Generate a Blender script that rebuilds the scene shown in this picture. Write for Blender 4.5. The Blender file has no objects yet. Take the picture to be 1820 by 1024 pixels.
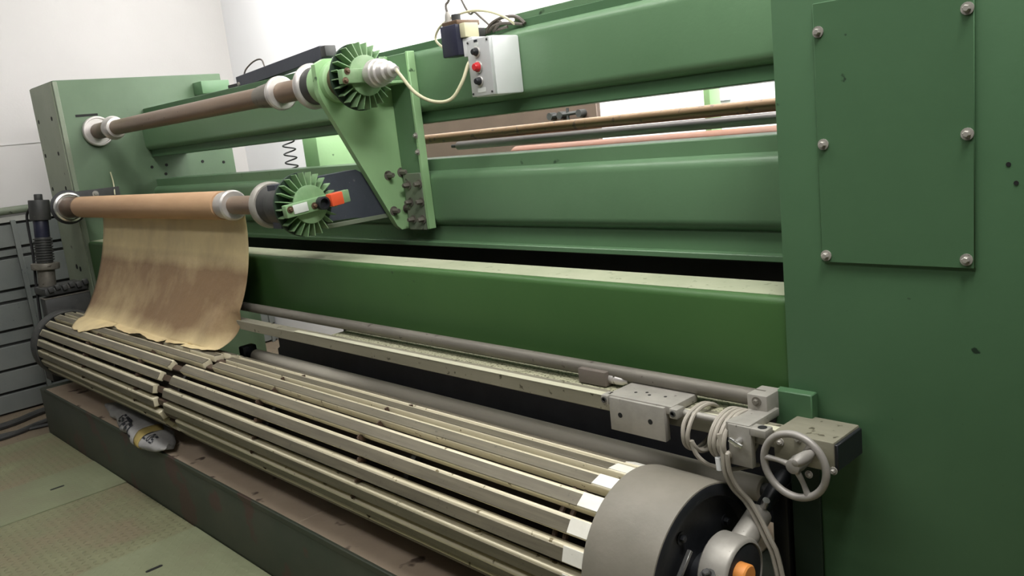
import bpy, bmesh, math, random
from mathutils import Vector, Matrix
random.seed(7)
S = bpy.context.scene
COL = S.collection
PI = math.pi
EYE = 2.05            # eye height above the hall floor; coordinates below are written from the eye level

# ------------------------------------------------------------------ camera
cam_d = bpy.data.cameras.new('camera'); cam = bpy.data.objects.new('camera', cam_d); COL.objects.link(cam)
cam_d.sensor_width = 36.0; cam_d.lens = 1493.23/1820*36.0; cam_d.clip_start = 0.05
r = Vector((0.68877386, 0.71688902, -0.10798473)); u = Vector((-0.06570915, 0.21006778, 0.97547621)); f = Vector((-0.72199229, 0.66478693, -0.19179537))
M = Matrix((r, u, -f)).transposed().to_4x4(); M.translation = Vector((0, 0, EYE)); cam.matrix_world = M
S.camera = cam
# ------------------------------------------------------------------ light, exposure
S.view_settings.view_transform = 'Standard'; S.view_settings.look = 'None'
S.view_settings.exposure = 0.0; S.view_settings.gamma = 1.0; S.view_settings.use_curve_mapping = False
w = bpy.data.worlds.new('hall'); S.world = w; w.use_nodes = True
bg = w.node_tree.nodes['Background']; bg.inputs[0].default_value = (0.93, 0.97, 1.0, 1); bg.inputs[1].default_value = 0.035
def area(name, loc, size, power, rot=(0, 0, 0), col=(1, .98, .955), spread=180):
    d = bpy.data.lights.new(name, 'AREA'); d.shape = 'RECTANGLE'; d.size, d.size_y = size; d.energy = power; d.color = col
    d.spread = math.radians(spread)
    o = bpy.data.objects.new(name, d); COL.objects.link(o); o.location = (loc[0], loc[1], loc[2]+EYE); o.rotation_euler = rot
area('ceiling_lamp_front', (-2.3, -1.1, 2.75), (3.0, 0.6), 62)
area('ceiling_lamp_over', (-3.3, 1.15, 2.75), (5.2, 0.5), 92)
area('ceiling_lamp_right', (-0.1, 1.2, 2.55), (0.5, 1.6), 105, (0, math.radians(30), 0))
area('wall_fill_back', (-3.4, 2.9, 2.9), (5.6, 0.3), 370, (math.radians(46), 0, 0), spread=115)  # unseen fill light, added and tilted to brighten the back wall
area('wall_fill_corner', (-6.3, 3.3, 2.9), (2.4, 0.4), 40, (math.radians(20), math.radians(18), 0), spread=140)  # unseen fill light added for the left wall and back corner
area('wall_fill_rear', (-0.4, 2.9, 2.9), (3.0, 0.3), 120, (math.radians(50), 0, 0), spread=115)  # second unseen fill added for the right part of the back wall

# ------------------------------------------------------------------ materials
def srgb(c):
    return tuple((v/12.92 if v <= .04045 else ((v+.055)/1.055)**2.4) for v in [x/255 for x in c])+(1,)
def new_mat(name):
    m = bpy.data.materials.new(name); m.use_nodes = True
    nt = m.node_tree; b = nt.nodes['Principled BSDF']
    return m, nt, b
def N(nt, t, **k):
    n = nt.nodes.new(t)
    for a, v in k.items(): setattr(n, a, v)
    return n
def mat(name, c1, c2=None, rough=.5, metal=0, scale=3, stretch=(1, 1, 1), specks=None, speck_amt=.06, speck_scale=30, bump=.05, bump_scale=60, spec=.5, detail=5):
    m, nt, b = new_mat(name)
    tc = N(nt, 'ShaderNodeTexCoord'); mp = N(nt, 'ShaderNodeMapping'); mp.inputs['Scale'].default_value = stretch
    nt.links.new(tc.outputs['Object'], mp.inputs[0])
    nz = N(nt, 'ShaderNodeTexNoise'); nz.inputs['Scale'].default_value = scale; nz.inputs['Detail'].default_value = detail; nz.inputs['Roughness'].default_value = .6
    nt.links.new(mp.outputs[0], nz.inputs['Vector'])
    rp = N(nt, 'ShaderNodeValToRGB'); rp.color_ramp.elements[0].position = .33; rp.color_ramp.elements[1].position = .67
    rp.color_ramp.elements[0].color = srgb(c1); rp.color_ramp.elements[1].color = srgb(c2 or c1)
    nt.links.new(nz.outputs['Fac'], rp.inputs[0])
    out = rp.outputs[0]
    if specks:
        n2 = N(nt, 'ShaderNodeTexNoise'); n2.inputs['Scale'].default_value = speck_scale; n2.inputs['Detail'].default_value = 3
        nt.links.new(tc.outputs['Object'], n2.inputs['Vector'])
        r2 = N(nt, 'ShaderNodeValToRGB'); r2.color_ramp.elements[0].position = .5+.22-speck_amt; r2.color_ramp.elements[1].position = .5+.26-speck_amt
        nt.links.new(n2.outputs['Fac'], r2.inputs[0])
        mx = N(nt, 'ShaderNodeMix', data_type='RGBA'); mx.inputs['B'].default_value = srgb(specks)
        nt.links.new(r2.outputs[0], mx.inputs['Factor']); nt.links.new(out, mx.inputs['A']); out = mx.outputs['Result']
    nt.links.new(out, b.inputs['Base Color'])
    b.inputs['Roughness'].default_value = rough; b.inputs['Metallic'].default_value = metal
    b.inputs['Specular IOR Level'].default_value = spec
    if bump:
        n3 = N(nt, 'ShaderNodeTexNoise'); n3.inputs['Scale'].default_value = bump_scale; n3.inputs['Detail'].default_value = 3
        nt.links.new(mp.outputs[0], n3.inputs['Vector'])
        bp = N(nt, 'ShaderNodeBump'); bp.inputs['Strength'].default_value = bump; bp.inputs['Distance'].default_value = .01
        nt.links.new(n3.outputs['Fac'], bp.inputs['Height']); nt.links.new(bp.outputs[0], b.inputs['Normal'])
    return m
GREEN = mat('green paint', (93, 126, 92), (101, 134, 100), .34, specks=(44, 66, 46), speck_amt=.0, speck_scale=9, scale=1.2, bump=.04, bump_scale=90)
GREEN_L = mat('light green paint', (152, 192, 138), (160, 198, 148), .45, specks=(58, 84, 58), speck_amt=.01, speck_scale=11, scale=1.5, bump=.04)
GREEN_D = mat('dark green paint', (71, 104, 73), (79, 112, 80), .45, spec=.3, specks=(34, 52, 38), speck_amt=-.015, speck_scale=22, scale=1.0, bump=.03)
GREEN_DIRTY = mat('dirty green paint', (84, 104, 76), (108, 122, 96), .55, specks=(50, 54, 44), speck_amt=.08, speck_scale=14, scale=5)
GREYGREEN = mat('grey green paint', (112, 124, 104), (126, 134, 116), .5, specks=(62, 66, 56), speck_amt=.05, speck_scale=16, scale=4)
FIN = mat('fan green', (112, 150, 104), (140, 168, 128), .5, scale=8)
DEEP = mat('dark fan green', (34, 54, 40), (44, 62, 48), .6, scale=6)
BROWN = mat('brown steel tube', (124, 106, 92), (140, 120, 102), .42, metal=.35, scale=4, stretch=(.35, 3, 3), specks=(84, 66, 54), speck_amt=.03)
BROWN_D = mat('brown journal steel', (92, 74, 58), (116, 94, 74), .4, metal=.35, scale=8, specks=(50, 40, 32), speck_amt=.05)
SILVER = mat('cast aluminium', (196, 192, 188), (214, 210, 206), .38, metal=.55, scale=10, bump=.05)
CHROME = mat('bright steel', (205, 205, 202), (220, 220, 218), .25, metal=.9, scale=10, bump=0)
STEEL = mat('machined steel', (154, 151, 143), (172, 168, 160), .45, metal=.25, scale=14, specks=(96, 92, 84), speck_amt=.03, speck_scale=40)
STEEL_D = mat('dull steel', (106, 102, 94), (124, 120, 110), .5, metal=.3, scale=8, stretch=(.3, 2, 2), specks=(74, 68, 60), speck_amt=.06)
RAIL = mat('rail steel', (134, 131, 114), (152, 148, 130), .5, metal=.25, scale=6, stretch=(.3, 2, 2), specks=(86, 82, 66), speck_amt=.08)
GREY = mat('grey roller cover', (194, 188, 174), (204, 198, 184), .55, scale=5, stretch=(.5, 2, 2))
GREYCAP = mat('grey cap paint', (120, 116, 105), (132, 127, 116), .5, scale=6, specks=(126, 120, 112), speck_amt=.03, speck_scale=18)
BLACK = mat('black paint', (26, 28, 32), (36, 38, 42), .45, scale=8)
DARK = mat('dark grey steel', (52, 54, 54), (70, 70, 68), .5, scale=8, specks=(100, 98, 90), speck_amt=.02)
NAVY = mat('dark slate paint', (58, 62, 72), (68, 72, 82), .5, scale=6, specks=(92, 92, 98), speck_amt=.03)
NAVY_D = mat('dark navy paint', (36, 38, 56), (44, 46, 66), .45, scale=6)
SLAT = mat('slat cream aluminium', (204, 196, 168), (218, 210, 184), .34, metal=.15, scale=6, stretch=(.25, 3, 3), specks=(126, 116, 88), speck_amt=.05)
STRIP = mat('slat grey rubber facing', (96, 91, 77), (118, 112, 95), .5, metal=.15, scale=26, stretch=(.12, 2, 2), specks=(92, 88, 74), speck_amt=.06, speck_scale=60)
PAD = mat('white slat end', (222, 220, 208), (236, 234, 224), .45, scale=8, specks=(170, 164, 150), speck_amt=.03, speck_scale=40)
RUST = mat('rusty wire', (64, 50, 40), (84, 66, 52), .6, scale=20)
PERF = mat('perforated strip', (160, 160, 132), (172, 170, 144), .55, scale=20, specks=(92, 92, 70), speck_amt=.17, speck_scale=120, bump=.3, bump_scale=160)
RUBBER = mat('black rubber', (22, 22, 24), (30, 30, 32), .6, scale=8)
CABLE_C = mat('cream cable', (198, 194, 160), (208, 204, 172), .5, bump=0)
CABLE_G = mat('grey cable', (158, 152, 140), (172, 166, 154), .5, bump=0)
CABLE_D = mat('dark cable', (84, 78, 72), (96, 90, 82), .5, bump=0)
WHITEBOX = mat('light grey plastic', (228, 230, 230), (234, 236, 236), .4, bump=0)
FACEPLATE = mat('brushed faceplate', (196, 198, 198), (206, 208, 208), .4, metal=.2, bump=0)
RED = mat('red button', (196, 40, 46), (206, 48, 52), .3, bump=0)
ORANGE = mat('orange plastic', (226, 84, 48), (232, 92, 54), .4, bump=0)
ORANGE2 = mat('orange knob', (222, 142, 70), (230, 152, 78), .4, bump=.05)
WHITEL = mat('white sticker', (208, 212, 208), (216, 220, 216), .4, bump=0)
CARD = mat('cardboard tube', (182, 146, 112), (194, 158, 122), .7, scale=4, stretch=(.5, 2, 2))
BOARD = mat('brown board', (90, 76, 66), (102, 86, 74), .7, scale=3, specks=(96, 78, 66), speck_amt=.04)
RUSTROD = mat('rusty brown rod', (138, 108, 78), (150, 122, 92), .55, metal=.2, scale=3, stretch=(.5, 3, 3), specks=(112, 92, 78), speck_amt=.1)
GREYROD = mat('grey steel rod', (142, 136, 136), (156, 150, 148), .45, metal=.3, scale=4, stretch=(.4, 3, 3))
ORROLL = mat('rust orange roller', (138, 86, 56), (116, 80, 60), .6, scale=2, stretch=(1, .3, .3))
PANEL = mat('grey fence panel', (112, 118, 116), (124, 128, 124), .6, scale=2, specks=(84, 88, 92), speck_amt=.02)
PANEL_L = mat('pale grey trim', (168, 168, 162), (176, 176, 170), .6, scale=3)
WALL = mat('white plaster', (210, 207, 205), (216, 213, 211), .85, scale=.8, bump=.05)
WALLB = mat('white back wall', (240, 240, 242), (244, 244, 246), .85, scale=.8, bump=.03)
CEIL = mat('ceiling white', (190, 190, 188), (198, 198, 196), .9, bump=0)
CONC = mat('brown concrete floor', (112, 100, 84), (134, 120, 100), .8, scale=1.6, specks=(84, 76, 66), speck_amt=.06)
BASE_TOP = mat('base beam top steel', (178, 160, 140), (194, 176, 154), .6, scale=3.2, specks=(92, 76, 66), speck_amt=.1, speck_scale=6)
BASE = mat('base beam green black', (56, 66, 54), (70, 74, 62), .6, scale=3, specks=(78, 62, 54), speck_amt=.12, speck_scale=4)
SACKM = mat('white woven sack', (136, 135, 134), (160, 159, 157), .7, scale=6, bump=.15)
YELLOW = mat('yellow sack band', (146, 128, 66), (158, 140, 82), .7, scale=8)
PRINT = mat('black print', (30, 34, 42), (38, 42, 50), .6, bump=0)
POSTER = mat('pale notice', (206, 222, 236), (216, 230, 242), .8, bump=0)
HOLE = mat('bolt hole', (14, 16, 14), (18, 20, 18), .8, bump=0)

def tread_mat(raised=True, ca=(122, 114, 90), cb=(126, 128, 98), cc=(118, 118, 90)):
    m, nt, b = new_mat('checker plate' if raised else 'worn checker plate')
    L = nt.links.new
    tc = N(nt, 'ShaderNodeTexCoord'); sep = N(nt, 'ShaderNodeSeparateXYZ'); L(tc.outputs['Object'], sep.inputs[0])
    def ma(op, a, bb=None):
        n = N(nt, 'ShaderNodeMath', operation=op)
        for i, v in enumerate((a, bb)):
            if v is None: continue
            if isinstance(v, (int, float)): n.inputs[i].default_value = v
            else: L(v, n.inputs[i])
        return n.outputs[0]
    K = 25.0
    us = ma('MULTIPLY', sep.outputs['X'], K); vs = ma('MULTIPLY', sep.outputs['Y'], K)
    cu = ma('FLOOR', us); cv = ma('FLOOR', vs)
    fu = ma('SUBTRACT', ma('FRACT', us), .5); fv = ma('SUBTRACT', ma('FRACT', vs), .5)
    par = ma('MODULO', ma('ADD', ma('ADD', cu, cv), 1000), 2)
    sgn = ma('SUBTRACT', ma('MULTIPLY', par, 2), 1)
    a = ma('ADD', fu, ma('MULTIPLY', sgn, fv)); d = ma('SUBTRACT', fu, ma('MULTIPLY', sgn, fv))
    e = ma('ADD', ma('POWER', ma('ABSOLUTE', ma('DIVIDE', a, .56)), 2), ma('POWER', ma('ABSOLUTE', ma('DIVIDE', d, .26)), 2))
    h = N(nt, 'ShaderNodeMath', operation='SUBTRACT', use_clamp=True); h.inputs[0].default_value = 1; L(e, h.inputs[1])
    nz = N(nt, 'ShaderNodeTexNoise'); nz.inputs['Scale'].default_value = 3.2; nz.inputs['Detail'].default_value = 5; L(tc.outputs['Object'], nz.inputs['Vector'])
    rp = N(nt, 'ShaderNodeValToRGB'); L(nz.outputs['Fac'], rp.inputs[0])
    rp.color_ramp.elements[0].position = .35; rp.color_ramp.elements[1].position = .65
    rp.color_ramp.elements[0].color = srgb(ca); rp.color_ramp.elements[1].color = srgb(cb)
    e2 = rp.color_ramp.elements.new(.5); e2.color = srgb(cc)
    L(rp.outputs[0], b.inputs['Base Color'])
    bp = N(nt, 'ShaderNodeBump'); bp.inputs['Strength'].default_value = .8 if raised else .15; bp.inputs['Distance'].default_value = .007
    L(h.outputs[0], bp.inputs['Height']); L(bp.outputs[0], b.inputs['Normal'])
    b.inputs['Roughness'].default_value = .55; b.inputs['Specular IOR Level'].default_value = .35
    return m
TREAD = tread_mat()
TREAD_W = tread_mat(False, (118, 119, 94), (126, 131, 103), (121, 126, 98))
def paper_mat():
    m, nt, b = new_mat('stained kraft paper'); L = nt.links.new
    tc = N(nt, 'ShaderNodeTexCoord')
    mp = N(nt, 'ShaderNodeMapping'); mp.inputs['Scale'].default_value = (1, 1, .8); L(tc.outputs['Object'], mp.inputs[0])
    nz = N(nt, 'ShaderNodeTexNoise'); nz.inputs['Scale'].default_value = 2.3; nz.inputs['Detail'].default_value = 7; nz.inputs['Roughness'].default_value = .6; L(mp.outputs[0], nz.inputs['Vector'])
    sp = N(nt, 'ShaderNodeSeparateXYZ'); L(tc.outputs['UV'], sp.inputs[0])
    # soaked zone: the middle of the sheet is stained darker
    mr = N(nt, 'ShaderNodeValToRGB'); L(sp.outputs['Y'], mr.inputs[0])
    el = mr.color_ramp.elements; el[0].position = .2; el[0].color = (0, 0, 0, 1); el[1].position = 1.0; el[1].color = (.1, .1, .1, 1)
    a = el.new(.29); a.color = (.52, .52, .52, 1); a = el.new(.58); a.color = (.44, .44, .44, 1); a = el.new(.74); a.color = (.08, .08, .08, 1)
    ad = N(nt, 'ShaderNodeMath', operation='MULTIPLY_ADD'); L(nz.outputs['Fac'], ad.inputs[0]); ad.inputs[1].default_value = .8; L(mr.outputs[0], ad.inputs[2])
    rp = N(nt, 'ShaderNodeValToRGB'); L(ad.outputs[0], rp.inputs[0])
    rp.color_ramp.elements[0].position = .36; rp.color_ramp.elements[0].color = srgb((232, 212, 162))
    rp.color_ramp.elements[1].position = .92; rp.color_ramp.elements[1].color = srgb((132, 107, 78))
    L(rp.outputs[0], b.inputs['Base Color']); b.inputs['Roughness'].default_value = .6
    n3 = N(nt, 'ShaderNodeTexNoise'); n3.inputs['Scale'].default_value = 14; n3.inputs['Detail'].default_value = 4; L(tc.outputs['Object'], n3.inputs['Vector'])
    bp = N(nt, 'ShaderNodeBump'); bp.inputs['Strength'].default_value = .25; bp.inputs['Distance'].default_value = .02; L(n3.outputs['Fac'], bp.inputs['Height']); L(bp.outputs[0], b.inputs['Normal'])
    return m
PAPER = paper_mat()

# ------------------------------------------------------------------ mesh helpers
class MB:
    def __init__(s): s.bm = bmesh.new()
    def box(s, x0, x1, y0, y1, z0, z1, b=0, seg=2):
        t = bmesh.new(); bmesh.ops.create_cube(t, size=1)
        for v in t.verts: v.co = Vector(((x0+x1)/2+v.co.x*(x1-x0), (y0+y1)/2+v.co.y*(y1-y0), (z0+z1)/2+v.co.z*(z1-z0)))
        if b: bmesh.ops.bevel(t, geom=list(t.edges), offset=b, segments=seg, affect='EDGES', profile=.5)
        return s.merge(t)
    def obox(s, c, ax, ay, az, b=0, seg=2):
        """oriented box: centre and three half-axis vectors"""
        t = bmesh.new(); bmesh.ops.create_cube(t, size=2)
        c, ax, ay, az = map(Vector, (c, ax, ay, az))
        if b:
            S3 = Vector((ax.length, ay.length, az.length))
            for v in t.verts: v.co = Vector((v.co.x*S3.x, v.co.y*S3.y, v.co.z*S3.z))
            bmesh.ops.bevel(t, geom=list(t.edges), offset=b, segments=seg, affect='EDGES', profile=.5)
            for v in t.verts: v.co = Vector((v.co.x/S3.x, v.co.y/S3.y, v.co.z/S3.z))
        for v in t.verts: v.co = c+ax*v.co.x+ay*v.co.y+az*v.co.z
        return s.merge(t)
    def merge(s, t):
        vm = {v: s.bm.verts.new(v.co) for v in t.verts}
        for fc in t.faces:
            try: s.bm.faces.new([vm[v] for v in fc.verts])
            except ValueError: pass
        t.free(); return s
    def lathe(s, o, axis, prof, seg=40, cap=True):
        """prof: list of (distance along the axis, radius)"""
        o = Vector(o); a = Vector(axis).normalized(); e1 = a.orthogonal().normalized(); e2 = a.cross(e1)
        rings = []
        for d, R in prof:
            if R < 1e-6: rings.append([s.bm.verts.new(o+a*d)])
            else: rings.append([s.bm.verts.new(o+a*d+(e1*math.cos(2*PI*i/seg)+e2*math.sin(2*PI*i/seg))*R) for i in range(seg)])
        for A, B in zip(rings, rings[1:]):
            for i in range(seg):
                j = (i+1) % seg
                q = [A[i], A[j], B[j], B[i]] if len(A) > 1 and len(B) > 1 else ([A[0], B[j], B[i]] if len(A) == 1 else [A[i], A[j], B[0]])
                s.bm.faces.new(q)
        if cap:
            if len(rings[0]) > 1: s.bm.faces.new(rings[0][::-1])
            if len(rings[-1]) > 1: s.bm.faces.new(rings[-1])
        return s
    def cyl(s, p0, p1, R, R2=None, seg=32, b=0):
        p0, p1 = Vector(p0), Vector(p1); L = (p1-p0).length; R2 = R if R2 is None else R2
        pr = [(0, R), (L, R2)] if not b else [(0, R-b), (b*.3, R-b*.3), (b, R), (L-b, R2), (L-b*.3, R2-b*.3), (L, R2-b)]
        return s.lathe(p0, p1-p0, pr, seg)
    def ring(s, o, axis, R, rr, seg=48, m=10):
        o = Vector(o); a = Vector(axis).normalized(); e1 = a.orthogonal().normalized(); e2 = a.cross(e1)
        g = []
        for i in range(seg):
            t = 2*PI*i/seg; d = e1*math.cos(t)+e2*math.sin(t)
            g.append([s.bm.verts.new(o+d*(R+rr*math.cos(2*PI*k/m))+a*(rr*math.sin(2*PI*k/m))) for k in range(m)])
        for i in range(seg):
            for k in range(m):
                s.bm.faces.new([g[i][k], g[(i+1) % seg][k], g[(i+1) % seg][(k+1) % m], g[i][(k+1) % m]])
        return s
    def tube(s, pts, R, seg=8, smooth=True, n=8):
        P = [Vector(p) for p in pts]
        if smooth and len(P) > 2:
            Q = []
            E = [P[0]*2-P[1]]+P+[P[-1]*2-P[-2]]
            for i in range(1, len(E)-2):
                a, b, c, d = E[i-1:i+3]
                for k in range(n):
                    t = k/n
                    Q.append(.5*((2*b)+(c-a)*t+(2*a-5*b+4*c-d)*t*t+(3*b-a-3*c+d)*t**3))
            P = Q+[P[-1]]
        rings = []; pn = None
        for i, p in enumerate(P):
            t = (P[min(i+1, len(P)-1)]-P[max(i-1, 0)]).normalized()
            nrm = t.orthogonal().normalized() if pn is None else (pn-t*pn.dot(t)).normalized()
            pn = nrm; bn = t.cross(nrm)
            rr = R(i/(len(P)-1)) if callable(R) else R
            rings.append([s.bm.verts.new(p+(nrm*math.cos(2*PI*k/seg)+bn*math.sin(2*PI*k/seg))*rr) for k in range(seg)])
        for A, B in zip(rings, rings[1:]):
            for k in range(seg): s.bm.faces.new([A[k], A[(k+1) % seg], B[(k+1) % seg], B[k]])
        s.bm.faces.new(rings[0][::-1]); s.bm.faces.new(rings[-1])
        return s
    def prism(s, poly, x0, x1, plane='YZ'):
        """polygon in YZ (or XZ) pulled from x0 to x1 along the remaining axis"""
        mk = (lambda a, b, c: (c, a, b)) if plane == 'YZ' else ((lambda a, b, c: (a, c, b)) if plane == 'XZ' else (lambda a, b, c: (a, b, c)))
        A = [s.bm.verts.new(mk(a, b, x0)) for a, b in poly]; B = [s.bm.verts.new(mk(a, b, x1)) for a, b in poly]
        n = len(poly)
        for i in range(n): s.bm.faces.new([A[i], A[(i+1) % n], B[(i+1) % n], B[i]])
        s.bm.faces.new(A[::-1]); s.bm.faces.new(B)
        return s
    def mesh(s, name, origin, m, angle=38):
        bmesh.ops.recalc_face_normals(s.bm, faces=s.bm.faces)
        for v in s.bm.verts: v.co -= origin
        me = bpy.data.meshes.new(name); s.bm.to_mesh(me); s.bm.free()
        me.materials.append(m)
        me.polygons.foreach_set('use_smooth', [True]*len(me.polygons)); me.set_sharp_from_angle(angle=math.radians(angle))
        return me
def tag(o, label=None, cat=None, group=None, kind=None):
    if label: o['label'] = label
    if cat: o['category'] = cat
    if group: o['group'] = group
    if kind: o['kind'] = kind
    return o
ORG = {}
def thing(name, loc, label, cat, group=None):
    o = bpy.data.objects.new(name, None); COL.objects.link(o); o.location = loc; o.empty_display_size = .05
    ORG[o] = Vector(loc); return tag(o, label, cat, group)
def part(parent, name, mb, m, label=None, kind=None):
    """a part (or a sub-part) modelled in hall coordinates, stored from its thing's origin"""
    o = bpy.data.objects.new(name, mb.mesh(name, ORG[parent], m)); COL.objects.link(o); o.parent = parent
    ORG[o] = ORG[parent]
    return tag(o, label, None, None, kind)
def solid(name, mb, m, loc, label=None, cat=None, group=None, kind=None):
    o = bpy.data.objects.new(name, mb.mesh(name, Vector(loc), m)); COL.objects.link(o); o.location = loc; ORG[o] = Vector(loc)
    return tag(o, label, cat, group, kind)
def struct(name, mb, m, loc=(0, 0, 0)): return solid(name, mb, m, loc, kind='structure')
def share(parent, src, dx=(0, 0, 0), rot=None):
    """another part with the same mesh, moved"""
    c = src.copy(); COL.objects.link(c); c.parent = parent; c.location = Vector(dx)
    if rot is not None: c.rotation_euler = rot
    return c
def hexbolt(p, axis, R=.011, h=.012):
    mb = MB(); a = Vector(axis).normalized()
    mb.lathe(p, a, [(0, R*1.7), (.003, R*1.7)], 16); mb.lathe(Vector(p)+a*.003, a, [(0, R), (h*.8, R), (h, R*.75)], 6); return mb

# ------------------------------------------------------------------ setting
GZ = -2.05
struct('floor', MB().box(-8.65, 5, -3, 4.5, GZ-.1, GZ), CONC)
struct('wall_left', MB().box(-8.65, -8.47, -3, 4.5, GZ, 3.2), WALL)
struct('wall_back', MB().box(-8.47, 5, 4.2, 4.5, GZ, 3.2), WALLB)
struct('ceiling', MB().box(-8.65, 5, -3, 4.5, 3.2, 3.3), CEIL)
struct('trim_1', MB().box(-8.475, -8.462, -3, 4.2, .287, .297), WALL)
# checker plate platform
pf = thing('checker_plate_platform', (-3, .5, GZ), 'worn pale green checker plate platform in front of the machine', 'platform')
PX = [-6.9, -5.89, -5.28, -4.27, -3.2, -2.0, -.6, 1.2]
for i in range(len(PX)-1):
    lift = (0, .004, .001, .005, .001, .004, 0)[i]
    part(pf, 'tread_plate', MB().box(PX[i]+.003, PX[i+1]-.003, -2.4, 1.485, -1.915, -1.9+lift, .002, 1), TREAD_W if i in (1, 3) else TREAD)
for x, y, lf in ((-5.6, 1.177, .004), (-3.99, 1.162, .005)):
    mb = MB()
    poly = [(x+.011*math.cos(t), y+sy*.030+.011*math.sin(t)) for sy, a0 in ((1, 0), (-1, PI)) for t in [a0+k*PI/6 for k in range(7)]]
    mb.prism(poly, -1.9+lf, -1.8985+lf, 'XY'); part(pf, 'lifting_slot', mb, HOLE, 'dark oblong lifting slot')
part(pf, 'support_frame', MB().box(-6.85, 1.1, -2.3, 1.4, GZ, -1.916), DARK)

# grey panel fence along the left wall
fe = thing('panel_fence', (-8.4, 1, GZ), 'grey boarded fence with green top pipe along the left wall', 'fence')
zs = [-.385, -.60, -.680, -.965, -1.068, -1.315, -1.44, -1.66, -1.86, GZ+.005]
for a, b in zip(zs, zs[1:]):
    slim = abs(a-b) < .15
    part(fe, 'plank', MB().box(-8.44, -8.415 if slim else -8.40, -.6, 4.18, b+.012, a-.012, .004, 1), PANEL)
for y in (.35, 1.12, 1.885, 2.65, 3.4, 4.12):
    part(fe, 'post', MB().box(-8.40, -8.375, y-.02, y+.02, GZ, -.36, .003, 1), PANEL)
part(fe, 'top_pipe', MB().cyl((-8.40, -.7, -.275), (-8.40, 4.18, -.275), .034, seg=20), GREYGREEN, 'dull green pipe')
part(fe, 'top_strip', MB().box(-8.44, -8.40, -.6, 4.18, -.375, -.325, .003, 1), PANEL_L)
part(fe, 'backing', MB().box(-8.462, -8.44, -.6, 4.18, GZ, -.37), DARK)
# cables and pipes lying on the floor by the fence
for pts, R, lab in (([(-7.9, .2, 0), (-7.95, 1.34, 0), (-8.1, 1.75, 0), (-8.25, 2.6, 0)], .028, 'thick dark pipe lying on the floor nearest the fence'),
                    ([(-7.62, .1, 0), (-7.62, 1.27, 0), (-7.75, 1.68, 0), (-7.8, 2.4, 0)], .022, 'thin dark hose lying on the floor next to the platform'),
                    ([(-7.76, .3, 0), (-7.74, 1.2, 0), (-7.6, 1.8, 0), (-7.62, 2.2, 0)], .015, 'thin dark cable crossing the floor between pipe and hose')):
    solid('floor_pipe', MB().tube([(a, b, GZ+R) for a, b, c in pts], R), DARK, (pts[1][0], pts[1][1], GZ), lab, 'pipe')
# behind the machine
rc = thing('rear_crossbeam', (-4, 3.35, -.8), 'green crossbeam low behind the machine carrying the two rear posts', 'beam')
part(rc, 'beam_body', MB().box(-6.88, -1.118, 3.16, 3.29, -.80, -.62, .006), GREEN)
part(rc, 'shelf_plate', MB().box(-5.60, -5.30, 3.16, 3.60, -.635, -.615, .003, 1), GREEN)
def rear_post(x0, x1, y0, y1, lab):
    t = thing('rear_post', ((x0+x1)/2, (y0+y1)/2, -.615), lab, 'post')
    part(t, 'column', MB().box(x0, x1, y0, y1, -.605, .27, .004), GREEN_L)
    part(t, 'foot_plate', MB().box(x0-.03, x1+.03, y0, y1, -.615, -.604), GREEN)
rear_post(-5.546, -5.352, 3.2, 3.55, 'wide green steel post standing behind the machine at its left end')
rear_post(-2.12, -2.088, 3.2, 3.285, 'slim green steel post standing behind the machine at the right')
bd = thing('brown_board', (-4.2, 3.72, GZ), 'tall brown board with dark valve standing behind the machine', 'board')
part(bd, 'panel', MB().box(-5.2, -3.155, 3.70, 3.735, GZ, .16, .004, 1), BOARD)
mb = MB(); mb.tube([(-3.47, 3.665, .012), (-3.26, 3.665, .018)], .011, smooth=False); mb.tube([(-3.345, 3.665, .05), (-3.345, 3.665, -.05)], .009, smooth=False)
for x in (-3.48, -3.25, -3.40): mb.cyl((x, 3.70, .012), (x, 3.65, .012), .022, seg=12)
part(bd, 'valve', mb, DARK, 'dark T-shaped valve')
def rod(name, y, z, R, x0, x1, m, lab):
    t = thing(name, (x0, y, z), lab, 'roller')
    part(t, 'tube', MB().cyl((x0, y, z), (x1, y, z), R, b=.004), m)
    part(t, 'journal', MB().cyl((x0-.05, y, z), (x0, y, z), R*.4, seg=16), DARK); part(t, 'journal', MB().cyl((x1, y, z), (x1+.05, y, z), R*.4, seg=16), DARK)
rod('rear_rod', 2.955, -.040, .0255, -4.4, -1.165, RUSTROD, 'rusty brown bar running behind the upper beams, highest of three')
rod('rear_rod', 2.93, -.0885, .022, -3.48, -1.165, GREYROD, 'grey steel bar just below the rusty brown bar')
rod('rear_roller', 3.03, -.183, .064, -3.14, -1.165, ORROLL, 'rust orange roller behind the middle beam below the grey bar')
mb = MB(); pts = []
for i in range(90):
    t = i/89; pts.append((-5.30+.041*math.cos(t*2*PI*5.2), 2.95+.041*math.sin(t*2*PI*5.2), .11-.30*t))
solid('coiled_air_hose', mb.tube([(-5.22, 2.90, .10), (-5.24, 2.91, .115)]+pts+[(-5.26, 2.93, -.22), (-5.26, 2.93, -.62)], .0052, smooth=False), BLACK, (-5.30, 2.95, -.62), 'thin black coiled hose hanging in the opening at the left', 'hose')
solid('wall_conduit', MB().cyl((-4.60, 4.15, .2), (-4.60, 4.15, 3.19), .045, seg=24), PANEL_L, (-4.60, 4.15, .2), 'pale vertical pipe on the back wall above the black valve', 'pipe')
for x, z, lab in ((-3.32, .02, 'small pale notice on the back wall left of the slim post'), (-2.64, .04, 'small pale notice on the back wall right of the slim post')):
    solid('wall_notice', MB().box(x-.035, x+.035, 4.19, 4.1995, z-.045, z+.025), POSTER, (x, 4.19, z), lab, 'notice')
gp = thing('shade_panel', (-3.3, 2.78, GZ), 'added black panel for the shaded machine interior behind the slatted drum', 'plate')  # dark sheet added where the machine interior lies in shade
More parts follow.
